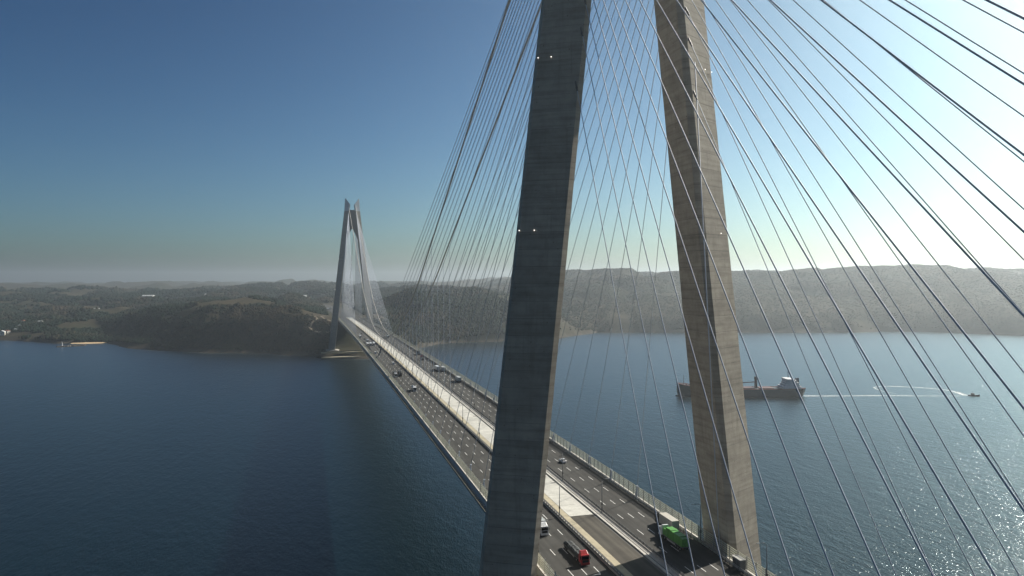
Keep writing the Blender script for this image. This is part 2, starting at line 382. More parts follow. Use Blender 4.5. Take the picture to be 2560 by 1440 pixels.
# near shore under the near tower (below the frame)
g = MB(); NS = []
for i in range(25):
    x = -600 + 50 * i; NS.append(x)
rows = []
for yy, zz in ((60, -6), (36, 2), (22, 9.8), (-30, 10.2), (-90, 26), (-200, 40), (-420, 48), (-900, 60), (-2500, 90)):
    rows.append([(x, yy + 14 * math.sin(x * .013) + 6 * math.sin(x * .041) * (abs(x) > 60), zz + (6 * math.sin(x * .021) if zz > 20 else 0)) for x in NS])
g.loft(rows, closed=False, cap=False); tag(g.build('near_shore', M['hill'], smooth=True), kind='structure')

# ------------------------------------------------------------------ forest (one mass nobody could count)
def leaf_mat():
    m, nt, b = nm('forest_foliage')
    oi = N(nt, 'ShaderNodeObjectInfo'); geo = N(nt, 'ShaderNodeNewGeometry')
    n1 = N(nt, 'ShaderNodeTexNoise', Scale=.0045, Detail=5.0, Roughness=.6); nt.links.new(geo.outputs['Position'], n1.inputs[0])
    a = N(nt, 'ShaderNodeMath', _operation='MULTIPLY_ADD'); a.inputs[1].default_value = .16; nt.links.new(oi.outputs['Random'], a.inputs[0])
    n9 = N(nt, 'ShaderNodeTexNoise', Scale=.022, Detail=3.0, Roughness=.6); nt.links.new(geo.outputs['Position'], n9.inputs[0])
    w9 = N(nt, 'ShaderNodeMath', _operation='MULTIPLY_ADD'); w9.inputs[1].default_value = .55; nt.links.new(n9.outputs[0], w9.inputs[0]); nt.links.new(n1.outputs[0], w9.inputs[2])
    a2 = N(nt, 'ShaderNodeMath', _operation='SUBTRACT'); a2.inputs[1].default_value = .355; nt.links.new(w9.outputs[0], a2.inputs[0]); nt.links.new(a2.outputs[0], a.inputs[2])
    c = ramp(nt, a.outputs[0], [(.40, (.007, .017, .009)), (.52, (.010, .019, .010)), (.60, (.034, .030, .018)), (.72, (.058, .045, .029))])
    nt.links.new(c.outputs[0], b.inputs['Base Color']); b.inputs['Roughness'].default_value = .9; b.inputs['Specular IOR Level'].default_value = .1
    return m
M['leaf'] = leaf_mat()
NP = 420000
az = R(-26) + rng.random(NP) * R(80); rr = 1380 * (5200 / 1380) ** (rng.random(NP) ** 1.15)
px = CAM.x + np.sin(az) * rr; py = CAM.y + np.cos(az) * rr
keep = inland(px, py) > 9
px, py, rr = px[keep], py[keep], rr[keep]
pz = terrain(px, py)
slopeh = terrain(px + 8, py) - pz
fm = fbm(px / 260 + 5, py / 260 + 8, 4); fm2 = fbm(px / 45, py / 45, 2)
ok = (pz > 2.5) & (fm + (fm2 - .5) * .35 + (rng.random(len(px)) - .5) * .1 > .375 - .13 * sst(300, 900, px)) & ~((np.abs(px) < 42) & (py < 2600)) & ~((np.abs(px) < 78) & (py < 1352))
px, py, pz, rr = px[ok], py[ok], pz[ok], rr[ok]
sc_ = (1.9 + 2.2 * rng.random(len(px)) ** 1.5) * (rr / 1500) ** .85
wa_ = sst(-430, -330, px + (py - 1550) * .5) * (1 - sst(20, 120, px)) * (1 - sst(90, 170, inland(px, py)))
sc_ = sc_ * (1 - .5 * wa_) * (1 - .62 * sst(300, 900, px))
ctrl = rng.random(len(px)).astype(np.float32)
me = bpy.data.meshes.new('forest'); me.from_pydata(np.stack([px, py, pz + sc_ * .12], 1).tolist(), [], [])
me.attributes.new('size', 'FLOAT', 'POINT').data.foreach_set('value', sc_.astype(np.float32))
me.attributes.new('spin', 'FLOAT', 'POINT').data.foreach_set('value', (ctrl * 6.283).astype(np.float32))
me.attributes.new('tall', 'FLOAT', 'POINT').data.foreach_set('value', ((.75 + .7 * rng.random(len(px))) * (1 - .4 * sst(300, 900, px))).astype(np.float32))
me.materials.append(M['leaf'])
fo = link('forest', me); tag(fo, 'dark green and brown woodland covering the hills of the far shore', 'forest', kind='stuff')
gt = bpy.data.node_groups.new('forest_scatter', 'GeometryNodeTree')
gt.interface.new_socket('Geometry', in_out='INPUT', socket_type='NodeSocketGeometry'); gt.interface.new_socket('Geometry', in_out='OUTPUT', socket_type='NodeSocketGeometry')
gi = gt.nodes.new('NodeGroupInput'); go = gt.nodes.new('NodeGroupOutput')
ico = gt.nodes.new('GeometryNodeMeshIcoSphere'); ico.inputs['Subdivisions'].default_value = 2; ico.inputs['Radius'].default_value = 1.0
sp = gt.nodes.new('GeometryNodeSetPosition'); ntx = gt.nodes.new('ShaderNodeTexNoise'); ntx.inputs['Scale'].default_value = 1.9; ntx.inputs['Detail'].default_value = 3.0
vm = gt.nodes.new('ShaderNodeVectorMath'); vm.operation = 'SUBTRACT'; vm.inputs[1].default_value = (.5, .5, .5)
vm2 = gt.nodes.new('ShaderNodeVectorMath'); vm2.operation = 'SCALE'; vm2.inputs['Scale'].default_value = 1.5
gt.links.new(ntx.outputs['Color'], vm.inputs[0]); gt.links.new(vm.outputs[0], vm2.inputs[0]); gt.links.new(vm2.outputs[0], sp.inputs['Offset'])
gt.links.new(ico.outputs[0], sp.inputs[0])
sm = gt.nodes.new('GeometryNodeSetMaterial'); sm.inputs['Material'].default_value = M['leaf']; gt.links.new(sp.outputs[0], sm.inputs[0])
iop = gt.nodes.new('GeometryNodeInstanceOnPoints'); gt.links.new(gi.outputs[0], iop.inputs['Points']); gt.links.new(sm.outputs[0], iop.inputs['Instance'])
def attr(n):
    a = gt.nodes.new('GeometryNodeInputNamedAttribute'); a.data_type = 'FLOAT'; a.inputs['Name'].default_value = n; return a
cz = gt.nodes.new('ShaderNodeCombineXYZ'); gt.links.new(attr('spin').outputs['Attribute'], cz.inputs[2]); gt.links.new(cz.outputs[0], iop.inputs['Rotation'])
ml = gt.nodes.new('ShaderNodeMath'); ml.operation = 'MULTIPLY'; asz = attr('size'); gt.links.new(asz.outputs['Attribute'], ml.inputs[0]); gt.links.new(attr('tall').outputs['Attribute'], ml.inputs[1])
cs = gt.nodes.new('ShaderNodeCombineXYZ'); gt.links.new(asz.outputs['Attribute'], cs.inputs[0]); gt.links.new(asz.outputs['Attribute'], cs.inputs[1]); gt.links.new(ml.outputs[0], cs.inputs[2])
gt.links.new(cs.outputs[0], iop.inputs['Scale']); gt.links.new(iop.outputs[0], go.inputs[0])
md = fo.modifiers.new('scatter', 'NODES'); md.node_group = gt

# ------------------------------------------------------------------ towers
SPAN = 1324.4
def xin(z): return 28.13 - .10607 * z                   # inner face, z above the deck datum
def section(z, side, cy, inset=0.0, zz=None):
    a = 17.743 - .01159 * z; c = 1.973; cp = 2.92; i = inset
    L = [(i, -(a / 2 - c) + i * .6), (i, a / 2 - c - i * .6), (.866 * c, (a - c) / 2 - i), (.866 * (a - cp) - i, cp / 2 - i * .3), (.866 * (a - cp) - i, -cp / 2 + i * .3), (.866 * c, -(a - c) / 2 + i)]
    return [(side * (xin(z) + u), cy + v, ZB + z) for u, v in L]
ZT = [130, 144, 152, 158, 163, 167.5, 171.5, 175.3, 179, 182.5, 185.9, 189.2, 192.4, 195.5, 198.5, 201.4, 204.2, 206.9, 209.5, 212, 214.4, 216.7]
def tower(cy, label, detailed):
    t = thing('bridge_tower', label, 'bridge tower', (0, cy, 0), 0, 'bridge towers')
    for s in (-1, 1):
        m = MB(); zl = np.linspace(-60, 219, 40) if not detailed else [-62, 219]
        m.loft([section(z, s, 0, .10 if detailed else 0) for z in zl])
        lg = m.build('leg', M['concrete_core'] if detailed else M['concrete_far'], t)
        lg['label'] = ('left' if s < 0 else 'right') + ' leg of the tower'
        if detailed:
            z = -61.0; k = 0
            while z < 219:
                h = 4.45
                z1 = min(z + h, 219.0)
                jig = .012 * math.sin(k * 2.3) ; p = MB()
                p.loft([section(z + .07, s, 0, jig), section(z1 - .0, s, 0, jig)])
                p.build('concrete_lift', M['concrete'], lg); z = z1; k += 1
        # steel crown with slanted top
        m = MB(); lo = section(219.02, s, 0, .25); hi = section(232, s, 0, .25)
        hi2 = []
        for (x, y, zz) in hi:
            u = (abs(x) - xin(232)) / 10.0; hi2.append((x, y, ZB + 231 + 14.5 * max(0, min(1, u))))
        m.prism(lo, hi2); m.build('crown', M['steel_clad'], t)
        # footing
        m = MB(); c0 = section(-60, s, 0); cx = sum(p[0] for p in c0) / 6
        n = 20; lo = [(cx + 13 * math.cos(2 * math.pi * k / n), 13 * math.sin(2 * math.pi * k / n), 6) for k in range(n)]
        m.prism(lo, [(p[0], p[1], 14.5) for p in lo]); m.build('footing', M['kerb'], t)
    m = MB(); zt, zb, za = 221, 160, 183
    pr = [(-xin(zt) - 1, zt), (xin(zt) + 1, zt), (xin(zb) + .6, zb), (1.6, za), (-1.6, za), (-xin(zb) - .6, zb)]
    m.prism([(x, -4.2, ZB + z) for x, z in pr], [(x, 4.2, ZB + z) for x, z in pr]); m.build('crossbeam', M['concrete_core'], t)
    # white obstruction lights
    for z in (62, 123, 94.5 + 0) if not detailed else (90.8, 135.8):
        for s in (-1, 1):
            a = 17.743 - .01159 * z
            spots = ((.866 * (a - 2.92) + .15, -1.2), (8.6, -5.05)) if detailed else ((.866 * (a - 2.92) + .2, 0),)
            for u, v in spots:
                if detailed:
                    # on the outer front face: plane of the main face
                    v = -((a - 1.973) / 2 - (u - .866 * 1.973) * .57735) - .25
                L_ = MB(); x = s * (xin(z) + u); r = .10 if detailed else .3
                L_.loft([[(x + rr_ * math.cos(k * math.pi / 4), v + rr_ * math.sin(k * math.pi / 4), ZB + z + dz) for k in range(8)] for rr_, dz in ((r * .6, -r), (r, -.3 * r), (r, .3 * r), (r * .6, r))])
                L_.build('obstruction_light', M['beacon'], t)
    return t
near_t = tower(0.0, 'huge near concrete bridge tower with two leaning legs, cut off by the picture top', True)
far_t = tower(SPAN, 'distant concrete bridge tower shaped like an A on the far shore', False)

# ------------------------------------------------------------------ bridge deck
Y0, Y1 = -420.0, 1470.0
st = np.arange(Y0, Y1 + 1, 18.0)
def sweep(mb, prof, ya=Y0, yb=Y1, step=18.0, closed=True, mi=0):
    yy = np.arange(ya, yb, step).tolist() + [yb]
    mb.loft([[(x, y, float(zdeck(y)) + z) for x, z in prof] for y in yy], closed, closed, mi)
deck = thing('bridge_deck', 'long motorway and railway bridge deck running to the far tower', 'bridge deck', (0, 0, 0))
m = MB(); sweep(m, [(-25.9, -.25), (25.9, -.25), (26.3, -1.3), (27.6, -1.5), (27.7, -2.2), (20, -5.2), (12, -5.4), (-12, -5.4), (-20, -5.2), (-27.7, -2.2), (-27.6, -1.5), (-26.3, -1.3)])
m.build('girder', M['girder'], deck)
for s in (-1, 1):
    m = MB(); a, b = sorted((s * 8.0, s * 25.2)); sweep(m, [(a, -.2), (b, -.2), (b, 0), (a, 0)]); m.build('roadway', M['asphalt'], deck)
    m = MB(); a, b = sorted((s * 25.2, s * 25.8)); sweep(m, [(a, -.24), (b, -.24), (b, .25), (a, .25)]); m.build('edge_kerb', M['kerb'], deck)
    m = MB(); a, b = sorted((s * 7.1, s * 8.0)); sweep(m, [(a, -.24), (b, -.24), (b, .45), (a, .45)]); m.build('median_kerb', M['kerb'], deck)
    m = MB(); a, b = sorted((s * 27.35, s * 27.75)); sweep(m, [(a, -1.48), (b, -1.48), (b, -1.15), (a, -1.15)]); m.build('edge_pipe', M['beige'], deck)
m = MB(); sweep(m, [(-6.1, -.22), (-4.05, -.22), (-4.05, .10), (-6.1, .10)]); m.build('walkway', M['beige'], deck)
m = MB(); sweep(m, [(5.9, -.22), (7.1, -.22), (7.1, .12), (5.9, .12)]); m.build('walkway', M['kerb'], deck)
m = MB(); sweep(m, [(4.55, -.22), (5.25, -.22), (5.25, .35), (4.55, .35)]); m.build('cable_trough', M['kerb'], deck)
m = MB(); sweep(m, [(3.85, -.22), (4.55, -.22), (4.55, .02), (3.85, .02)]); sweep(m, [(5.25, -.22), (5.9, -.22), (5.9, .02), (5.25, .02)]); sweep(m, [(-7.1, -.22), (-6.1, -.22), (-6.1, .03), (-7.1, .03)]); m.build('drain', M['rail_dark'], deck)
m = MB(); sweep(m, [(-4.05, -.22), (3.85, -.22), (3.85, .04), (-4.05, .04)], Y0, 33.7); m.build('track_bed', M['track_asphalt'], deck)
# white slab panels of the unused railway strip
PL = 11.3; y = 33.72; pm = None
while y < 1420:
    m = MB(); L_ = PL - .14
    za = float(zdeck(y)); zb = float(zdeck(y + L_))
    m.prism([(-4.05, 0, -.22), (3.85, 0, -.22), (3.85, L_, zb - za - .22), (-4.05, L_, zb - za - .22)], [(-4.05, 0, .16), (3.85, 0, .16), (3.85, L_, zb - za + .16), (-4.05, L_, zb - za + .16)])
    m.build('slab_panel', M['white_concrete'], deck, loc=(0, y, za)); y += PL
def parts_or_stuff(name, mesh, spots, limit, parent, mat):
    """spots: (x, y, z) ; nearest `limit` become parts that share the mesh, the rest one joined part"""
    spots = sorted(spots, key=lambda p: (p[0] - CAM.x) ** 2 + (p[1] - CAM.y) ** 2 + (0 if p[1] > -25 else 1e9))
    for p in spots[:limit]: link(name, mesh, parent, p)
    rest = spots[limit:]
    if rest:
        vv = np.array([v.co[:] for v in mesh.vertices]); ff = [tuple(p.vertices) for p in mesh.polygons]
        mb = MB()
        for p in rest: mb.add((vv + np.array(p)).tolist(), ff)
        tag(mb.build(name, mat, parent), kind='stuff')
# lane dashes
LANE = (11.53, 15.12, 18.71); S_ = 14.525
dm = MB(); dm.add([(-.09, -6.1, 0), (.09, -6.1, 0), (.09, 0, 0), (-.09, 0, 0)], [(0, 1, 2, 3)]); dmesh = dm.mesh('lane_dash', M['paint'])
sp_ = []
for s, y0 in ((1, 91.68), (-1, 39.9)):
    for x in LANE:
        k = -14
        while y0 + S_ * k < 1440:
            yy = y0 + S_ * k
            if yy > -200: sp_.append((s * x, yy, float(zdeck(yy - 3)) + .012))
            k += 1
parts_or_stuff('lane_dash', dmesh, sp_, 300, deck, M['paint'])
# inner barriers
for s in (-1, 1):
    X = s * 7.62
    m = MB()
    for z in (.55, .95): sweep(m, [(X - .05, z), (X + .05, z), (X + .05, z + .13), (X - .05, z + .13)])
    sweep(m, [(X - s * .1 - .03 + s * .25, .42), (X - s * .1 + .03 + s * .25, .42), (X - s * .1 + .03 + s * .25, .74), (X - s * .1 - .03 + s * .25, .74)])
    bar = m.build('inner_barrier', M['rail_dark'], deck)
    pmb = MB(); pmb.box(-.08, .08, -.09, .09, 0, .95); pm = pmb.mesh('post', M['rail_dark'])
    parts_or_stuff('post', pm, [(X, yy, float(zdeck(yy)) + .25) for yy in np.arange(-200, 1420, 2.07)], 70, bar, M['rail_dark'])
# outer guard rails and wind screens
for s in (-1, 1):
    X = s * 23.55
    m = MB()
    sweep(m, [(X - .04, .48), (X + .04, .48), (X + .04, .82), (X - .04, .82)]); sweep(m, [(X - .05, .98), (X + .05, .98), (X + .05, 1.1), (X - .05, 1.1)])
    bar = m.build('guard_rail', M['galv'], deck)
    pmb = MB(); pmb.box(-.07, .07, -.08, .08, 0, .98); pm = pmb.mesh('post', M['rail_dark'])
    parts_or_stuff('post', pm, [(X, yy, float(zdeck(yy)) + .0) for yy in np.arange(-200, 1420, 2.07)], 70, bar, M['rail_dark'])
    X = s * 25.5
    bar = None
    for i, z in enumerate((.55, 1.12, 1.69, 2.26, 2.83, 3.40)):
        m = MB(); sweep(m, [(X - .03, z), (X + .03, z), (X + .03, z + .30), (X - .03, z + .30)])
        if bar is None: bar = m.build('wind_screen', M['screen'], deck); bar['label'] = 'slatted pale wind screen along the ' + ('left' if s < 0 else 'right') + ' deck edge'
        else: m.build('slat', M['screen'], bar)
    pmb = MB(); pmb.box(-.1 - s * .14, .1 - s * .14, -.09, .09, 0, 3.78); pm = pmb.mesh('post', M['galv'])
    parts_or_stuff('post', pm, [(X, yy, float(zdeck(yy)) + .2) for yy in np.arange(-201, 1420, 4.05)], 100, bar, M['galv'])
    # brackets of the outer inspection ledge
    bk = MB(); bk.box(-.75, .75, -.14, .14, 0, .3); bm_ = bk.mesh('ledge_bracket', M['beige'])
    parts_or_stuff('ledge_bracket', bm_, [(s * 26.95, yy, float(zdeck(yy)) - 1.47) for yy in np.arange(-150, 1420, 2.03)], 0, deck, M['beige'])

# motorway beyond the bridge on the far plateau
m = MB(); yy = np.arange(1470, 2580, 30)
m.loft([[(x - .00006 * (y - 1470) ** 2, y, float(zdeck(1440)) + .1) for x in (-26, 26)] for y in yy], closed=False, cap=False)
tag(m.build('motorway', M['asphalt']), kind='structure')

# ------------------------------------------------------------------ stay cables
XS = 24.35
def tube_between(mb, a, b, r, n=6, sag=0.0, seg=1):
    a, b = Vector(a), Vector(b); pts = []
    for i in range(seg + 1):
        t = i / seg; p = a.lerp(b, t); p.z -= sag * 4 * t * (1 - t); pts.append(p)
    mb.tube(pts, r, n)
def stay(cy, dirn, s, k, where, side, twr, parts):
    z = ZT[k]; a = 17.743 - .01159 * z
    if dirn == where['main_dir']: yd = cy + dirn * (45.6 + 22.55 * k); span = 'main span'
    else: yd = cy + dirn * (83.0 + 11.8 * k); span = 'side span'
    T = Vector((s * (xin(z) + 2.4), cy + dirn * (a / 2 - 2.2), ZB + z)); E = Vector((s * XS, yd, float(zdeck(yd)) + .5))
    L = (T - E).length; r = (.098 + .032 * k / 21) * (1 if parts else 1.5)
    mb = MB(); tube_between(mb, T, E, r, 8 if parts else 5, .0028 * L, 10 if parts else 6)
    o = mb.build('stay_cable', M['stay'], smooth=True)
    lab = ('lowest' if k == 0 else 'uppermost' if k == 21 else ordn(k) + ' lowest') + f' pale stay cable from the {twr} tower\'s {side} leg to the {span}'
    tag(o, lab, 'cable', f'stay cables of the {twr} tower, {side} leg, {span}')
    if parts:
        d = (T - E).normalized()
        mb = MB(); mb.tube([E - d * .3, E + d * 4.2], .26, 8); mb.tube([E + d * 4.1, E + d * 4.5], .34, 8); mb.build('guide_pipe', M['stay'], o)
        mb = MB(); f = E + d * 3.9; zb = float(zdeck(E.y)) + .02
        for dx, dy in ((-.7, 1.2), (.45, 1.2), (-.7, -1.2), (.45, -1.2)):
            mb.tube([(E.x + dx, f.y + dy, zb), (f.x, f.y, f.z)], .09, 5)
        mb.build('damper_frame', M['stay'], o)
        mb = MB(); mb.tube([T - d * .2, T - d * 4.6], .24, 8); mb.tube([T - d * 3.3, T - d * 3.6], .33, 8); mb.build('tower_socket', M['rail_dark'], o)
    return o
for cy, twr, md_ in ((0.0, 'near', 1), (SPAN, 'far', -1)):
    for s, side in ((-1, 'left'), (1, 'right')):
        for k in range(22):
            stay(cy, md_, s, k, {'main_dir': md_}, side, twr, twr == 'near')
        for k in range(22):
            stay(cy, -md_, s, k, {'main_dir': md_}, side, twr, twr == 'near')

for s, side in ((1, 'right'),):
    mb = MB(); tube_between(mb, (s * 16.4, -8.2, ZB + 136), (s * XS, -7.5, float(zdeck(-7.5)) + .3), .15, 8); o = mb.build('tie_cable', M['stay'], smooth=True)
    tag(o, f'steep tie cable dropping beside the near tower\'s {side} leg to the deck', 'cable')
# ------------------------------------------------------------------ main cables and hangers
def gz(d):
    z0, sl, d0 = 229.0, .43, 330.0; half = SPAN / 2
    if d <= d0: return z0 - sl * d
    u = d - d0; return z0 - sl * d0 - sl * u + .5 * sl / (half - d0) * u * u
def mcx(d): return 6.9 - 1.3 * min(1, d / 400)
for s, side in ((-1, 'left'), (1, 'right')):
    mb = MB(); pts = [(s * 6.9, -330, ZB + 6)]
    for d in np.linspace(0, SPAN, 90):
        e = min(d, SPAN - d); pts.append((s * mcx(e), float(d), ZB + gz(e)))
    pts.append((s * 6.9, SPAN + 330, ZB + 4)); mb.tube(pts, .46, 8)
    o = mb.build('main_cable', M['main_cable'], smooth=True)
    tag(o, f'thick {side} main suspension cable sweeping between the two towers', 'cable', 'main suspension cables')
    mb = MB()
    n = 0
    for k in range(11, 48):
        y = 45.6 + 22.55 * k; d = min(y, SPAN - y)
        if d < 290 or y > SPAN - 290: continue
        h = MB()
        for dy in (-.35, .35): h.tube([(s * mcx(d), y + dy, ZB + gz(d)), (s * 6.4, y + dy, float(zdeck(y)) + .2)], .06, 5)
        o2 = h.build('hanger_cable', M['stay'])
        tag(o2, f'{ordn(n)} thin vertical hanger of the {side} main cable, counted from the near tower', 'cable', f'hangers of the {side} main cable'); n += 1

# ------------------------------------------------------------------ lamp posts
def lamp_meshes():
    p = MB(); p.tube([(0, 0, 0), (0, 0, 10.2)], .16, 8, r2=.09); p.box(-.2, .2, -.2, .2, 0, .5)
    a = MB(); a.tube([(0, 0, 10.1), (.15, 0, 10.5), (.7, 0, 10.85), (2.1, 0, 10.95)], .065, 6)
    h = MB(); h.loft([[(2.0 + u, v * w_, 10.93 + z) for v, z in ((-.17, -.04), (.17, -.04), (.1, .1), (-.1, .1))] for u, w_ in ((0, .6), (.25, 1), (.75, .9), (.9, .3))])
    b = MB(); b.box(-.22, .22, -.2, .2, 2.6, 3.25)
    return [p.mesh('pole', M['lamp_steel'], True), a.mesh('arm', M['lamp_steel'], True), h.mesh('lamp_head', M['galv']), b.mesh('junction_box', M['rail_dark'])]
LM = lamp_meshes()
def lamp(x, y, z, rz, label, group):
    t = thing('street_lamp', label, 'street lamp', (x, y, z), rz, group)
    for n_, me_ in zip(('pole', 'arm', 'lamp_head', 'junction_box'), LM): link(n_, me_, t)
for k in range(36):
    y = 34.5 + 38.0 * k
    lamp(7.2, y, float(zdeck(y)) + .12, 0, f'{ordn(k)} lamp post from the near tower on the railway strip\'s right barrier', 'lamp posts right of the railway strip')
    lamp(-7.2, y, float(zdeck(y)) + .1, math.pi, f'{ordn(k)} lamp post from the near tower on the railway strip\'s left barrier', 'lamp posts left of the railway strip')
lamp(24.75, 3.4, float(zdeck(3)) + .02, math.pi, 'lamp post in front of the near tower\'s right leg, arm over the road', 'lamp posts beside the tower legs')
lamp(24.75, -28.2, float(zdeck(-28)) + .02, math.pi, 'lamp post past the roadside cabin, to the right of the right leg', 'lamp posts beside the tower legs')
lamp(-24.75, 1.4, float(zdeck(1)) + .02, 0, 'lamp post just right of the near tower\'s left leg behind the screen', 'lamp posts beside the tower legs')
lamp(-24.75, -35.2, float(zdeck(-35)) + .02, 0, 'lamp post at the bottom edge below the red truck', 'lamp posts beside the tower legs')

# cabin beside the right leg
c = thing('service_cabin', 'small grey steel cabin on the deck edge beside the right tower leg', 'cabin', (24.55, -16.5, float(zdeck(-16)) + .02))
rbox('wall', 1.7, 3.6, 2.7, .05, M['lamp_steel'], c, (0, 0, 0)); rbox('roof', 2.1, 4.0, .22, .04, M['galv'], c, (0, 0, 2.7))
for yy in (-.85, .85): rbox('door', .06, 1.3, 2.1, .02, M['rail_dark'], c, (-.87, yy, .15))

# ------------------------------------------------------------------ vehicles
def wheel_mesh(r, w):
    m = MB(); n = 14
    prof = [(-w / 2, r * .9), (-w / 2 + .04, r), (w / 2 - .04, r), (w / 2, r * .9), (w / 2, r * .55), (w / 2 - .06, r * .5)]
    secs = [[(x, q * math.cos(2 * math.pi * k / n), q * math.sin(2 * math.pi * k / n)) for k in range(n)] for x, q in [(-w / 2, .02)] + prof + [(w / 2 - .06, .02)]]
    m.loft(secs, cap=True, mi=0)
    for i in range(len(m.f)):
        if i >= n * 5: m.m[i] = 1
    return m.mesh('wheel', [M['tyre'], M['rim']])
WT, WC = wheel_mesh(.48, .3), wheel_mesh(.31, .22)
def wheels(t, me_, spots, r):
    for x, y in spots:
        o = link('wheel', me_, t, (x, y, r)); 
        if x < 0: o.rotation_euler = (0, 0, math.pi)
def cab(t, y0, mat, deflector=True):
    """lorry cab whose front is at y0 (forward = +y)"""
    rbox('cab', 2.35, 2.1, 2.15, .12, mat, t, (0, y0 - 1.1, .75), (.97, .14, .0))
    rbox('windscreen', 2.05, .12, .85, .03, M['glass'], t, (0, y0 - .10, 1.75), (.96, .07, -.07))
    for s in (-1, 1):
        rbox('side_window', .06, .95, .7, .02, M['glass'], t, (s * 1.165, y0 - .75, 1.85))
        rbox('mirror', .16, .18, .6, .04, M['black_p'], t, (s * 1.38, y0 - .25, 1.75))
    rbox('bumper', 2.4, .35, .55, .06, mat, t, (0, y0 - .12, .35)); rbox('grille', 1.7, .06, .65, .02, M['black_p'], t, (0, y0 - .03, .98))
    if deflector: rbox('roof_deflector', 2.1, 1.5, .75, .12, mat, t, (0, y0 - 1.45, 2.88), (.9, .95, .0))
def lorry(label, x, y, dirn, kind, cabmat, bodymat, length, group=None, bh=2.75):
    """y is the front of the lorry; dirn +1 drives to the far shore"""
    t = thing('lorry', label, 'truck', (x, y, float(zdeck(y)) + .02), 0 if dirn > 0 else math.pi, group)
    t.rotation_euler.x = 0
    y0 = 0.0
    cab(t, y0, cabmat, kind != 'flat' or True)
    rbox('chassis', .9, length - 1.0, .3, .03, M['black_p'], t, (0, y0 - length / 2 - .3, .72))
    b0, b1 = -2.7, -length; bl = b0 - b1; bc = (b0 + b1) / 2
    if kind == 'box':
        bx = rbox('cargo_box', 2.42, bl, bh, .06, bodymat, t, (0, bc, 1.0))
        rbox('rear_door', 2.2, .05, bh - .3, .02, M['grey_box'], t, (0, b1 - .01, 1.12))
    elif kind == 'flat':
        rbox('flatbed', 2.42, bl, .22, .03, M['rail_dark'], t, (0, bc, 1.02))
        rbox('headboard', 2.4, .12, 1.2, .03, M['rail_dark'], t, (0, b0 - .1, 1.24))
        # ridged tarpaulin load
        mb = MB(); secs = []
        n = 26
        for i in range(n):
            u = i / (n - 1); yy = b0 - .5 - u * (bl - .9); hgt = .75 + .28 * math.sin(u * 17) * .4 + .12 * math.sin(u * 43) + .25 * (1 - abs(u - .45))
            secs.append([(xx, yy + .05 * math.sin(9 * xx + i), 1.25 + hgt * zz) for xx, zz in ((-1.15, 0), (-1.12, .7), (-.7, .95), (-.25, 1.0 + .06 * math.sin(i * 1.7)), (.3, .93), (.75, .98), (1.12, .68), (1.15, 0))])
        mb.loft(secs); mb.build('tarpaulin_load', bodymat, t)
        for i in range(5): 
            st_ = MB(); yy = b0 - 1.5 - i * (bl - 2.5) / 4; st_.box(-1.2, 1.2, yy - .04, yy + .04, 1.24, 1.27); st_.build('strap', M['black_p'], t)
    elif kind == 'bales':
        rbox('flatbed', 2.42, bl, .22, .03, M['rail_dark'], t, (0, bc, 1.02))
        nb = 7; hs = [1.75, 2.55, 2.6, 2.5, 2.45, 2.5, 2.3]
        for i in range(nb):
            w_ = bl / nb - .05; rbox('wrapped_bale', 2.4 - .06 * (i % 2), w_, hs[i], .14, bodymat, t, (.04 * (-1) ** i, b0 - (i + .5) * bl / nb, 1.25), (.95, .03, .03))
    elif kind == 'tank':
        mb = MB(); n = 16
        mb.loft([[(1.18 * q * math.cos(2 * math.pi * k / n), yy, 2.15 + 1.1 * q * math.sin(2 * math.pi * k / n)) for k in range(n)] for yy, q in ((b0, .55), (b0 - .25, .92), (b0 - .6, 1), (b1 + .6, 1), (b1 + .25, .92), (b1, .55))])
        mb.build('tank', bodymat, t, smooth=True); rbox('walkway', .6, bl - 1.2, .1, 0.02, M['galv'], t, (0, bc, 3.2))
    sp2 = [(s * 1.0, yy) for s in (-1, 1) for yy in (-1.2, -3.9) + ((b1 + 1.2, b1 + 2.4, b1 + 3.6) if length > 10 else (b1 + 1.4,))]
    wheels(t, WT, sp2, .48)
    for s in (-1, 1): rbox('tail_light', .3, .06, .18, .02, M['tail'], t, (s * .95, b1 - .02, .8)); 
    if length > 10:
        for s in (-1, 1): rbox('side_guard', .06, bl * .4, .45, .02, M['galv'], t, (s * 1.14, bc + .6, .45))
    return t
def car(label, x, y, dirn, mat, group=None, van=False):
    t = thing('car', label, 'van' if van else 'car', (x, y, float(zdeck(y)) + .02), 0 if dirn > 0 else math.pi, group)
    if van:
        rbox('body', 1.9, 5.0, 1.75, .14, mat, t, (0, 0, .3), (.92, .55, .05)); rbox('windscreen', 1.6, .1, .6, .02, M['glass'], t, (0, 2.17, 1.3), (.95, .18, -.18))
        rbox('rear_window', 1.5, .06, .55, .02, M['glass'], t, (0, -2.47, 1.25))
        for s in (-1, 1): rbox('side_window', .06, 1.1, .5, .02, M['glass'], t, (s * .91, 1.3, 1.3))
        wheels(t, WC, [(s * .85, yy) for s in (-1, 1) for yy in (1.55, -1.5)], .31)
    else:
        rbox('body', 1.78, 4.35, .72, .16, mat, t, (0, 0, .28), (.96, .12, .08), 3); rbox('cabin', 1.6, 2.5, .56, .1, M['glass'], t, (0, -.25, .95), (.82, .75, .5), 2)
        rbox('roof', 1.28, 1.35, .07, .03, mat, t, (0, -.36, 1.47))
        wheels(t, WC, [(s * .8, yy) for s in (-1, 1) for yy in (1.35, -1.3)], .31)
        for s in (-1, 1):
            rbox('headlight', .4, .08, .14, .02, M['white_p'], t, (s * .58, 2.13, .68)); rbox('tail_light', .38, .06, .14, .02, M['tail'], t, (s * .58, -2.14, .75))
    return t
lorry('red lorry cab pulling a flatbed of dark tarpaulin towards the camera', -13.5, -4.6, -1, 'flat', M['red'], M['dark_tarp'], 14.6)
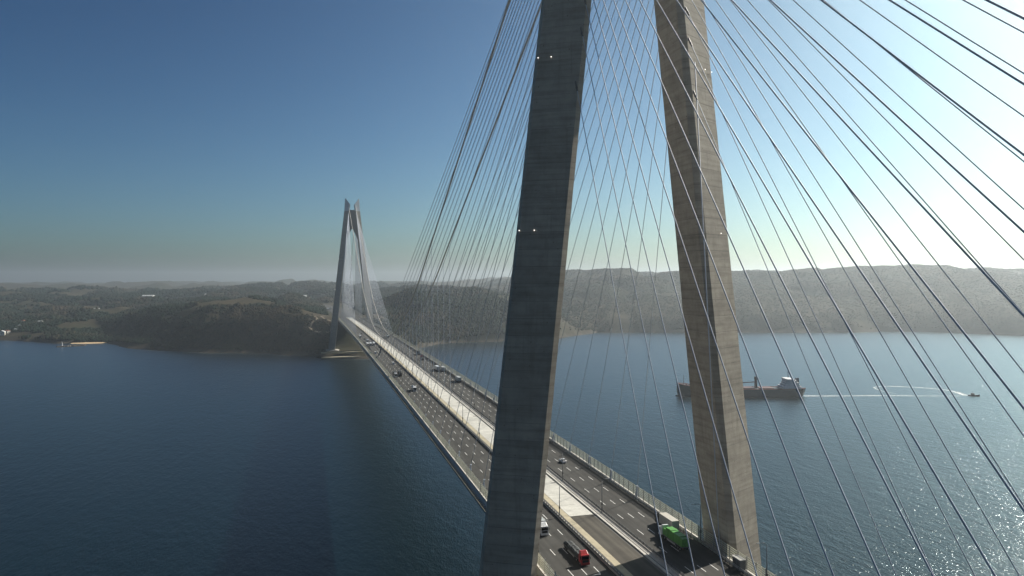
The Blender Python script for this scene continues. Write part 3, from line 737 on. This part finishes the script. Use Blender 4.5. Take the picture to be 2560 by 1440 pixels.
lorry('white lorry half hidden behind the near tower\'s left leg', -17.0, 19.2, -1, 'box', M['white_p'], M['grey_box'], 13.0)
lorry('white lorry loaded with bright green wrapped bales on the right carriageway', 16.7, 11.5, 1, 'bales', M['white_p'], M['green_tarp'], 14.2)
lorry('white-roofed box lorry beside the green load, nearest the right screen', 20.6, 21.5, 1, 'box', M['black_p'], M['box_cream'], 11.0, bh=2.9)
car('white car alone on the right carriageway behind the left tower leg', 16.4, 98.5, 1, M['white_p'])
lorry('box lorry with dark side and bright white roof, second group up the right carriageway', 17.0, 416, 1, 'box', M['white_p'], M['white_p'], 13)
lorry('pale grey box lorry just right of the white-roofed box lorry', 20.6, 409, 1, 'box', M['white_p'], M['grey_box'], 13)
lorry('lone pale grey box lorry in the outer right lane by the screen', 20.6, 345, 1, 'box', M['white_p'], M['grey_box'], 12)
lorry('silver tanker lorry with white cab coming down the left carriageway', -16.4, 299, -1, 'tank', M['white_p'], M['silver'], 11)
lorry('white-fronted lorry beside the left screen ahead of the tanker', -20.5, 374, -1, 'box', M['white_p'], M['dark_tarp'], 11)
lorry('dark lorry with dull red load next to the white-fronted lorry', -16.6, 377, -1, 'box', M['black_p'], M['dark_tarp'], 9)
car('white van on the inner left lane, alone', -12.8, 461, -1, M['white_p'], None, True)
car('white van ahead of the three abreast lorries, near the left screen', -19.6, 561, -1, M['white_p'], None, True)
for i, (x, w_) in enumerate(((-20.5, 'left'), (-16.9, 'middle'), (-13.3, 'right'))):
    lorry(f'{w_} one of three white lorries driving abreast towards the camera', x, 651 + 2 * i, -1, 'box', M['white_p'], M['white_p'], 11, 'white lorries driving abreast')
lorry('white coach close behind the three lorries driving abreast', -17.0, 703, -1, 'box', M['white_p'], M['white_p'], 11)
car('dark blue car behind the white coach far up the left carriageway', -16.9, 751, -1, M['dk_blue'])
lorry('white lorry by the left screen behind the dark blue car', -20.5, 778, -1, 'box', M['white_p'], M['white_p'], 10)
car('dark car far up the left carriageway near the inner barrier', -13.3, 858, -1, M['dk_blue'])
car('tiny pale car farthest up the left carriageway', -16.9, 924, -1, M['white_p'])
lorry('dark lorry in the outer right lane beyond the two box lorries', 20.5, 548, 1, 'box', M['black_p'], M['dark_tarp'], 12)
lorry('dark flat lorry with red tail beyond the two box lorries, middle lane', 16.9, 497, 1, 'flat', M['red'], M['dark_tarp'], 12)
car('dark car hugging the right screen far up the bridge', 20.5, 678, 1, M['dk_blue'])
lorry('grey lorry in the inner right lane where the far stays meet the deck', 13.3, 775, 1, 'box', M['white_p'], M['grey_box'], 11)
lorry('dark lorry beside the grey one where the far stays meet the deck', 17.2, 803, 1, 'box', M['dk_blue'], M['dark_tarp'], 11)
lorry('white lorry near the far tower on the right carriageway', 20.5, 1057, 1, 'box', M['white_p'], M['white_p'], 11)
car('white van between the far tower\'s legs', 17.0, 1279, 1, M['white_p'], None, True)
car('dark car halfway up the far half of the right carriageway', 16.9, 905, 1, M['dk_blue'])

# ------------------------------------------------------------------ ship
def ship():
    bow = Vector((378.5, 681.1, 0)); stern = Vector((536.0, 634.9, 0)); Ls = (bow - stern).length
    d = (bow - stern).normalized(); t = thing('cargo_ship', 'dark-hulled bulk cargo ship with deck cranes and white bridge at the stern', 'ship', (stern.x, stern.y, 0), math.atan2(d.y, d.x))
    M['hull'] = flat('hull_paint', (.020, .023, .032), .55, 0, .2, .1); M['hull_red'] = flat('deck_red', (.22, .05, .035), .7, 0, .25, .15); M['ship_white'] = flat('ship_white', (.60, .61, .62), .5, 0, .1, .2)
    M['crane_red'] = flat('crane_red', (.10, .035, .028), .6)
    # hull: stations (u along length, half breadth at deck, half breadth at water, deck height)
    B = 12.5
    stt = [(0.0, 8, 3, 11.2, 3.5), (.02, 10, 6, 11, 0), (.08, 12, 10, 10.6, -2), (.2, B, B, 10.2, -3), (.5, B, B, 10.0, -3), (.78, B, B, 10.2, -3), (.86, 12, 10.5, 10.8, -3), (.90, 11, 8, 14.2, -3), (.95, 8.5, 4, 15.2, -2.5), (.985, 4.5, .8, 16.2, 0), (1.0, .6, .15, 17.0, 6)]
    mb = MB(); mb.loft([[(u * Ls, -hb, zt), (u * Ls, -(hb * .6 + hw * .4), zt * .55 + zk * .3), (u * Ls, -hw, max(zk, 1.0) if zk < 1 else zk), (u * Ls, -hw * .7, zk - .8), (u * Ls, hw * .7, zk - .8), (u * Ls, hw, max(zk, 1.0) if zk < 1 else zk), (u * Ls, hb * .6 + hw * .4, zt * .55 + zk * .3), (u * Ls, hb, zt)] for u, hb, hw, zt, zk in stt])
    mb.build('hull', M['hull'], t)
    mb = MB(); n = 8; mb.loft([[(x, rr_ * math.cos(2 * math.pi * k / n), .3 + rr_ * .9 * math.sin(2 * math.pi * k / n)) for k in range(n)] for x, rr_ in ((Ls * .95, 1.6), (Ls * .985, 1.7), (Ls * 1.005, 1.3), (Ls * 1.012, .4))]); mb.build('bulbous_bow', M['hull'], t)
    for s in (-1, 1):
        mb = MB(); pts = [(u * Ls, s * (hb - .1), zt + .35) for u, hb, hw, zt, zk in stt]; mb.tube(pts, .38, 5); mb.build('bulwark_rail', M['hull_red'], t)
    for i, u in enumerate((.30, .45, .60, .745)):
        rbox('hatch_cover', 15.5, Ls * .105, 1.3, .2, M['crane_red'], t, (u * Ls, 0, 10.1)).rotation_euler = (0, 0, math.pi / 2)
    for i, u in enumerate((.375, .675)):
        cr = rbox('crane', 3.2, 3.2, 15.5, .3, M['crane_red'], t, (u * Ls, 0, 10.1), (.8, .2, .2))
        rbox('crane_cab', 3.4, 3.6, 3.0, .2, M['crane_red'], cr, (0, 0, 11.5)); mb = MB(); mb.tube([(1.5, 0, 8.3), (28 if i == 0 else -24, 0, 6.6)], .6, 6); mb.build('boom', M['crane_red'], cr)
    for x0, x1, hw, z0, z1 in ((.04, .18, 11.5, 10.6, 13.5), (.05, .165, 10.0, 13.5, 16.2), (.055, .155, 9.5, 16.2, 18.7), (.07, .15, 9.0, 18.7, 21.0), (.09, .152, 10.5, 21.0, 23.2)):
        mb = MB(); mb.box(x0 * Ls, x1 * Ls, -hw, hw, z0 + .01, z1); o = mb.build('deckhouse', M['ship_white'], t)
        if z0 > 12:
            w_ = MB(); n = 8
            for k in range(n):
                yy = -hw + 1.2 + k * (2 * hw - 2.4) / (n - 1); w_.box(x1 * Ls, x1 * Ls + .06, yy - .5, yy + .5, z0 + 1.1, z0 + 2.0)
            for k in range(5):
                xx = x0 * Ls + 1.5 + k * ((x1 - x0) * Ls - 3) / 4; w_.box(xx - .5, xx + .5, -hw - .06, -hw, z0 + 1.1, z0 + 2.0)
            w_.build('windows', M['glass'], o)
    rbox('funnel', 4.5, 5.5, 8, .4, M['dk_blue'], t, (.05 * Ls, 0, 16), (.85, .8, .4))
    mb = MB(); mb.tube([(.12 * Ls, 0, 24), (.12 * Ls, 0, 35)], .45, 6, r2=.2); mb.tube([(.12 * Ls, -3, 30), (.12 * Ls, 3, 30)], .18, 5); mb.tube([(.12 * Ls, -2, 32.5), (.12 * Ls, 2, 32.5)], .15, 5); mb.build('mast', M['crane_red'], t)
    mb = MB(); mb.tube([(.945 * Ls, 0, 14.5), (.945 * Ls, 0, 28)], .4, 6, r2=.15); mb.tube([(.945 * Ls, -1.5, 24.5), (.945 * Ls, 1.5, 24.5)], .12, 5); mb.build('bow_mast', M['crane_red'], t)
    for xx in (.90, .925, .96): rbox('windlass', 2.4, 2.0, 1.6, .15, M['crane_red'], t, (xx * Ls, 0, 14.2))
ship()
# pilot boat
d = Vector((-.25, -1, 0)).normalized()
t = thing('pilot_boat', 'small dark workboat speeding away from the ship, trailing a curved wake', 'boat', (747, 573, 0), math.atan2(-14, 12))
M['boat_dark'] = flat('boat_dark', (.03, .035, .045), .5)
mb = MB(); mb.loft([[(x, -b, z), (x, -b * .8, .0), (x, 0, -.5), (x, b * .8, .0), (x, b, z)] for x, b, z in ((-6.5, 2.0, 1.3), (-3, 2.2, 1.3), (1, 2.15, 1.5), (4.5, 1.4, 2.0), (6.5, .15, 2.5))]); mb.build('hull', M['boat_dark'], t)
rbox('wheelhouse', 3.4, 4.6, 2.3, .2, M['boat_dark'], t, (-1.2, 0, 1.35), (.85, .5, .2)).rotation_euler = (0, 0, -math.pi / 2)
mb = MB(); mb.tube([(-1.5, 0, 3.5), (-1.6, 0, 6.0)], .12, 5); mb.build('mast', M['boat_dark'], t)

# foam of the wakes and the surf
def foam_mat(lo=.34, hi=.52):
    m, nt, b = nm('sea_foam')
    geo = N(nt, 'ShaderNodeNewGeometry'); n1 = N(nt, 'ShaderNodeTexNoise', Scale=.35, Detail=6.0, Roughness=.75); nt.links.new(geo.outputs['Position'], n1.inputs[0])
    r = ramp(nt, n1.outputs[0], [(lo, (0, 0, 0)), (hi, (.9, .9, .9))])
    b.inputs['Base Color'].default_value = (.72, .74, .74, 1); b.inputs['Roughness'].default_value = .8
    nt.links.new(r.outputs[0], b.inputs['Alpha']); return m
M['foam'] = foam_mat(); M['surf'] = foam_mat(.5, .66)
def ribbon(pts, w0, w1, name, label, z=.06, bumps=0):
    mb = MB(); P = [Vector((x, y, 0)) for x, y in pts]; Q = []
    for i in range(len(P) - 1):
        for k in range(6): Q.append(P[i].lerp(P[i + 1], k / 6))
    Q.append(P[-1]); rows_ = []
    for i, p in enumerate(Q):
        dd = (Q[min(i + 1, len(Q) - 1)] - Q[max(i - 1, 0)]).normalized(); nrm = Vector((-dd.y, dd.x, 0)); t_ = i / (len(Q) - 1); ww = w0 + (w1 - w0) * t_
        if bumps: ww *= .5 + abs(math.sin(i * 1.7)) * .8 * bumps
        rows_.append([p + nrm * ww + Vector((0, 0, z)), p - nrm * ww + Vector((0, 0, z))])
    mb.loft(rows_, closed=False, cap=False); tag(mb.build(name, M['surf'] if bumps else M['foam']), label, 'foam', kind='stuff')
ribbon([(537, 635), (581, 622), (636, 609), (680, 593), (730, 578)], 2.6, 1.2, 'ship_wake', 'thin straight white wake behind the cargo ship')
ribbon([(741, 580), (752, 604), (757, 624), (750, 640), (740, 653), (717, 672), (696, 679), (680, 673), (673, 661), (665, 640), (666, 614)], 3.4, .3, 'boat_wake', 'curved white wake trailing the small workboat')
ribbon([(378, 684), (400, 677), (440, 666), (480, 654)], .5, 1.1, 'bow_wave', 'faint white bow wave along the ship hull')
for k, pts in enumerate(([(-440, 1594), (-400, 1556), (-385, 1545)], [(-330, 1506), (-290, 1474), (-250, 1456)], [(-240, 1448), (-190, 1424), (-150, 1398)], [(-140, 1384), (-110, 1358), (-80, 1330)], [(-50, 1268), (-10, 1254), (30, 1255), (60, 1266)])):
    ribbon(pts, 1.6, 1.6, 'surf', f'white surf line breaking on the far shore rocks, {ordn(k)} stretch from the left', bumps=1)

# ------------------------------------------------------------------ far shore: beach, jetty, lighthouse, buildings, tracks
M['sand'] = flat('sand', (.46, .34, .20), .9, 0, .12, .1); M['rock'] = flat('jetty_rock', (.13, .12, .105), .9, 0, .4, .3)
mb = MB(); rows_ = []
for k in range(12):
    u = k / 11; x = -648 + 90 * u; y = 1838 - 4 * math.sin(u * 3.1); rows_.append([(x, y - 8 - 10 * math.sin(u * math.pi), .25), (x, y + 6, 1.6), (x - 2, y + 22 + 8 * math.sin(u * math.pi), max(2.4, hz(x, y + 25) * .3 + 2))])
mb.loft(rows_, closed=False, cap=False); tag(mb.build('beach', M['sand']), kind='structure')
mb = MB()
for k in range(70):
    u = k / 69; x = -648 + 48 * u + rng.normal() * 1.6; y = 1736 + 30 * u + rng.normal() * 1.8; s_ = 1.6 + rng.random() * 1.6
    a0 = rng.random() * 6; mb.prism([(x + s_ * math.cos(a0 + j * 1.257) * (.8 + .3 * rng.random()), y + s_ * math.sin(a0 + j * 1.257), -1.5) for j in range(5)], [(x + .7 * s_ * math.cos(a0 + .2 + j * 1.257), y + .7 * s_ * math.sin(a0 + .2 + j * 1.257), 1.2 + s_ * .55) for j in range(5)])
jt = mb.build('breakwater', M['rock']); tag(jt, 'low rubble breakwater reaching from the small beach', 'breakwater')
t = thing('lighthouse', 'small white harbour light on the tip of the breakwater', 'lighthouse', (-640, 1741, 1.5))
mb = MB(); mb.tube([(0, 0, 0), (0, 0, 7.5)], 1.5, 10, r2=1.0); mb.build('shaft', M['ship_white'], t); mb = MB(); mb.tube([(0, 0, 7.5), (0, 0, 9.3)], .8, 10); mb.tube([(0, 0, 9.3), (0, 0, 10.3)], 1.0, 10, r2=.1); mb.build('lantern', M['ship_white'], t)
M['wall_w'] = flat('house_wall', (.60, .58, .52), .8, 0, .1, .3); M['roof_r'] = flat('roof_tile', (.26, .09, .06), .8); M['roof_g'] = flat('roof_sheet', (.5, .51, .52), .6)
def house(label, x, y, w_, l_, h_, rz, wall='wall_w', roof='roof_g', group='buildings on the far hills'):
    z = hz(x, y) - .5; t = thing('house', label, 'building', (x, y, z), rz, group)
    rbox('wall', w_, l_, h_ + .5, 0, M[wall], t, (0, 0, 0))
    mb = MB(); e = .6; mb.prism([(-w_ / 2 - e, -l_ / 2 - e, h_ + .52), (w_ / 2 + e, -l_ / 2 - e, h_ + .52), (w_ / 2 + e, l_ / 2 + e, h_ + .52), (-w_ / 2 - e, l_ / 2 + e, h_ + .52)], [(-.3, -l_ / 2 - e, h_ + .5 + w_ * .22), (.3, -l_ / 2 - e, h_ + .5 + w_ * .22), (.3, l_ / 2 + e, h_ + .5 + w_ * .22), (-.3, l_ / 2 + e, h_ + .5 + w_ * .22)]); mb.build('roof', M[roof], t)
    n = max(2, int(l_ / 4))
    for k in range(n):
        yy = -l_ / 2 + (k + .5) * l_ / n
        for s in (-1, 1): rbox('window', .1, 1.3, 1.6, 0, M['glass'], t, (s * (w_ / 2 + .02), yy, h_ * .45))
    m2 = max(2, int(w_ / 4))
    for k in range(m2):
        xx = -w_ / 2 + (k + .5) * w_ / m2; rbox('window', 1.3, .1, 1.6, 0, M['glass'], t, (xx, -l_ / 2 - .02, h_ * .45))
def ray(dx, dy, dist): return CAM.x + dx * dist, CAM.y + dy * dist
HS = [((-.3323, .9432), 2380, 14, 20, 9, .2, 'wall_w', 'roof_g', 'pale block cut by the left picture edge above the water'),
      ((-.320, .9474), 2420, 9, 12, 6, .5, 'wall_w', 'roof_g', 'small pale house right of the block at the left edge'),
      ((-.3136, .9496), 2600, 10, 14, 7, .1, 'wall_w', 'roof_r', 'red-roofed house on the hillside near the left edge'),
      ((-.305, .9524), 2700, 8, 16, 4, .8, 'wall_w', 'roof_g', 'low pale shed above the red-roofed house'),
      ((-.1567, .9876), 3300, 18, 34, 8, 1.5, 'wall_w', 'roof_g', 'long white building alone on the distant plateau'),
      ((-.1236, .9923), 3350, 14, 24, 7, 1.4, 'wall_w', 'roof_g', 'smaller white building right of the long one on the plateau'),
      ((-.190, .982), 3000, 16, 40, 7, 1.3, 'wall_w', 'roof_g', 'pale building beside the distant viaduct'),
      ((-.0114, .9999), 3000, 20, 44, 9, 1.5, 'wall_w', 'roof_g', 'wide pale building behind the far tower\'s left leg'),
      ((-.020, .9998), 2150, 10, 22, 5, 1.4, 'wall_w', 'roof_g', 'low white shed on the cleared ground left of the far tower'),
      ((-.042, .9991), 2250, 8, 14, 4, 1.2, 'wall_w', 'roof_g', 'smallest white shed on the cleared ground left of the far tower')]
HS += [((-.3275, .9449), 2395, 8, 11, 6, .9, 'wall_w', 'roof_r', 'red-roofed house squeezed between the two pale blocks at the left edge'),
       ((-.3170, .9484), 2500, 9, 10, 5, .4, 'wall_w', 'roof_g', 'grey-roofed house below the red-roofed hillside house'),
       ((-.2980, .9546), 2560, 7, 12, 5, 1.1, 'wall_w', 'roof_g', 'isolated pale cottage right of the hillside houses'),
       ((-.2450, .9695), 3100, 12, 26, 6, 1.5, 'wall_w', 'roof_g', 'pale farm building on the plateau above the beach'),
       ((-.1750, .9846), 3150, 10, 18, 6, 1.4, 'wall_w', 'roof_g', 'small pale building just left of the long white one'),
       ((.0110, .9999), 2350, 12, 26, 6, 1.5, 'wall_w', 'roof_g', 'white shed near the motorway left of the far tower'),
       ((.0240, .9997), 2120, 8, 12, 4, .3, 'wall_w', 'roof_g', 'tiny white hut close against the far tower\'s left leg')]
for (dx, dy), dist, w_, l_, h_, rz, wl, rf, lab in HS:
    x, y = ray(dx, dy, dist); house(lab, x, y, w_, l_, h_, rz, wl, rf)
x, y = ray(.008, 1.0, 5000); t = thing('water_tower', 'dark square tower standing on the skyline left of the far tower', 'tower', (x, y, hz(x, y) - 1))
rbox('shaft', 13, 13, 46, .5, M['concrete_core'], t, (0, 0, 0), (.9, .5, .5)); rbox('head', 17, 17, 14, 1, M['concrete_core'], t, (0, 0, 40))
# dirt tracks on the headland
M['track'] = flat('dirt_track', (.19, .16, .12), .95, 0, .15, .05)
def track(pts, w_, name='track'):
    mb = MB(); P = [Vector((x, y, 0)) for x, y in pts]; Q = []
    for i in range(len(P) - 1):
        n = max(2, int((P[i + 1] - P[i]).length / 10))
        for k in range(n): Q.append(P[i].lerp(P[i + 1], k / n))
    Q.append(P[-1]); rows_ = []
    for i, p in enumerate(Q):
        dd = (Q[min(i + 1, len(Q) - 1)] - Q[max(i - 1, 0)]).normalized(); nrm = Vector((-dd.y, dd.x, 0)); r_ = []
        for s in (-1, -.33, .33, 1):
            v = p + nrm * w_ * s; r_.append((v.x, v.y, max(hz(v.x, v.y), hz(p.x, p.y) - .5) + 1.0))
        rows_.append(r_)
    mb.loft(rows_, closed=False, cap=False); tag(mb.build(name, M['track']), kind='structure')
track([(-90, 1520), (-72, 1490), (-66, 1462), (-84, 1436), (-70, 1418), (-46, 1408), (-30, 1420)], 2.6)
track([(-50, 1530), (-60, 1500), (-52, 1470), (-40, 1450)], 2.2)
# quay in front of the far tower
mb = MB(); mb.box(-62, 66, 1292, 1299, 9.2, 12.2); mb.box(-62, 70, 1276, 1292, 1.5, 4.2)
q_ = mb.build('quay', M['beige']); tag(q_, 'stepped pale concrete quay at the foot of the far tower', 'quay')

# ------------------------------------------------------------------ haze
hm = bpy.data.materials.new('haze_air'); hm.use_nodes = True; nt = hm.node_tree; nt.nodes.clear()
ov = nt.nodes.new('ShaderNodeOutputMaterial'); pv = nt.nodes.new('ShaderNodeVolumePrincipled')
pv.inputs['Color'].default_value = (.85, .93, 1.0, 1); pv.inputs['Density'].default_value = .0001; pv.inputs['Anisotropy'].default_value = .66
nt.links.new(pv.outputs[0], ov.inputs['Volume'])
mb = MB(); mb.box(-15500, 15500, -7000, 15500, -14, 345); hzb = mb.build('haze', hm); tag(hzb, 'pale blue haze hanging over the strait', 'haze', kind='stuff')
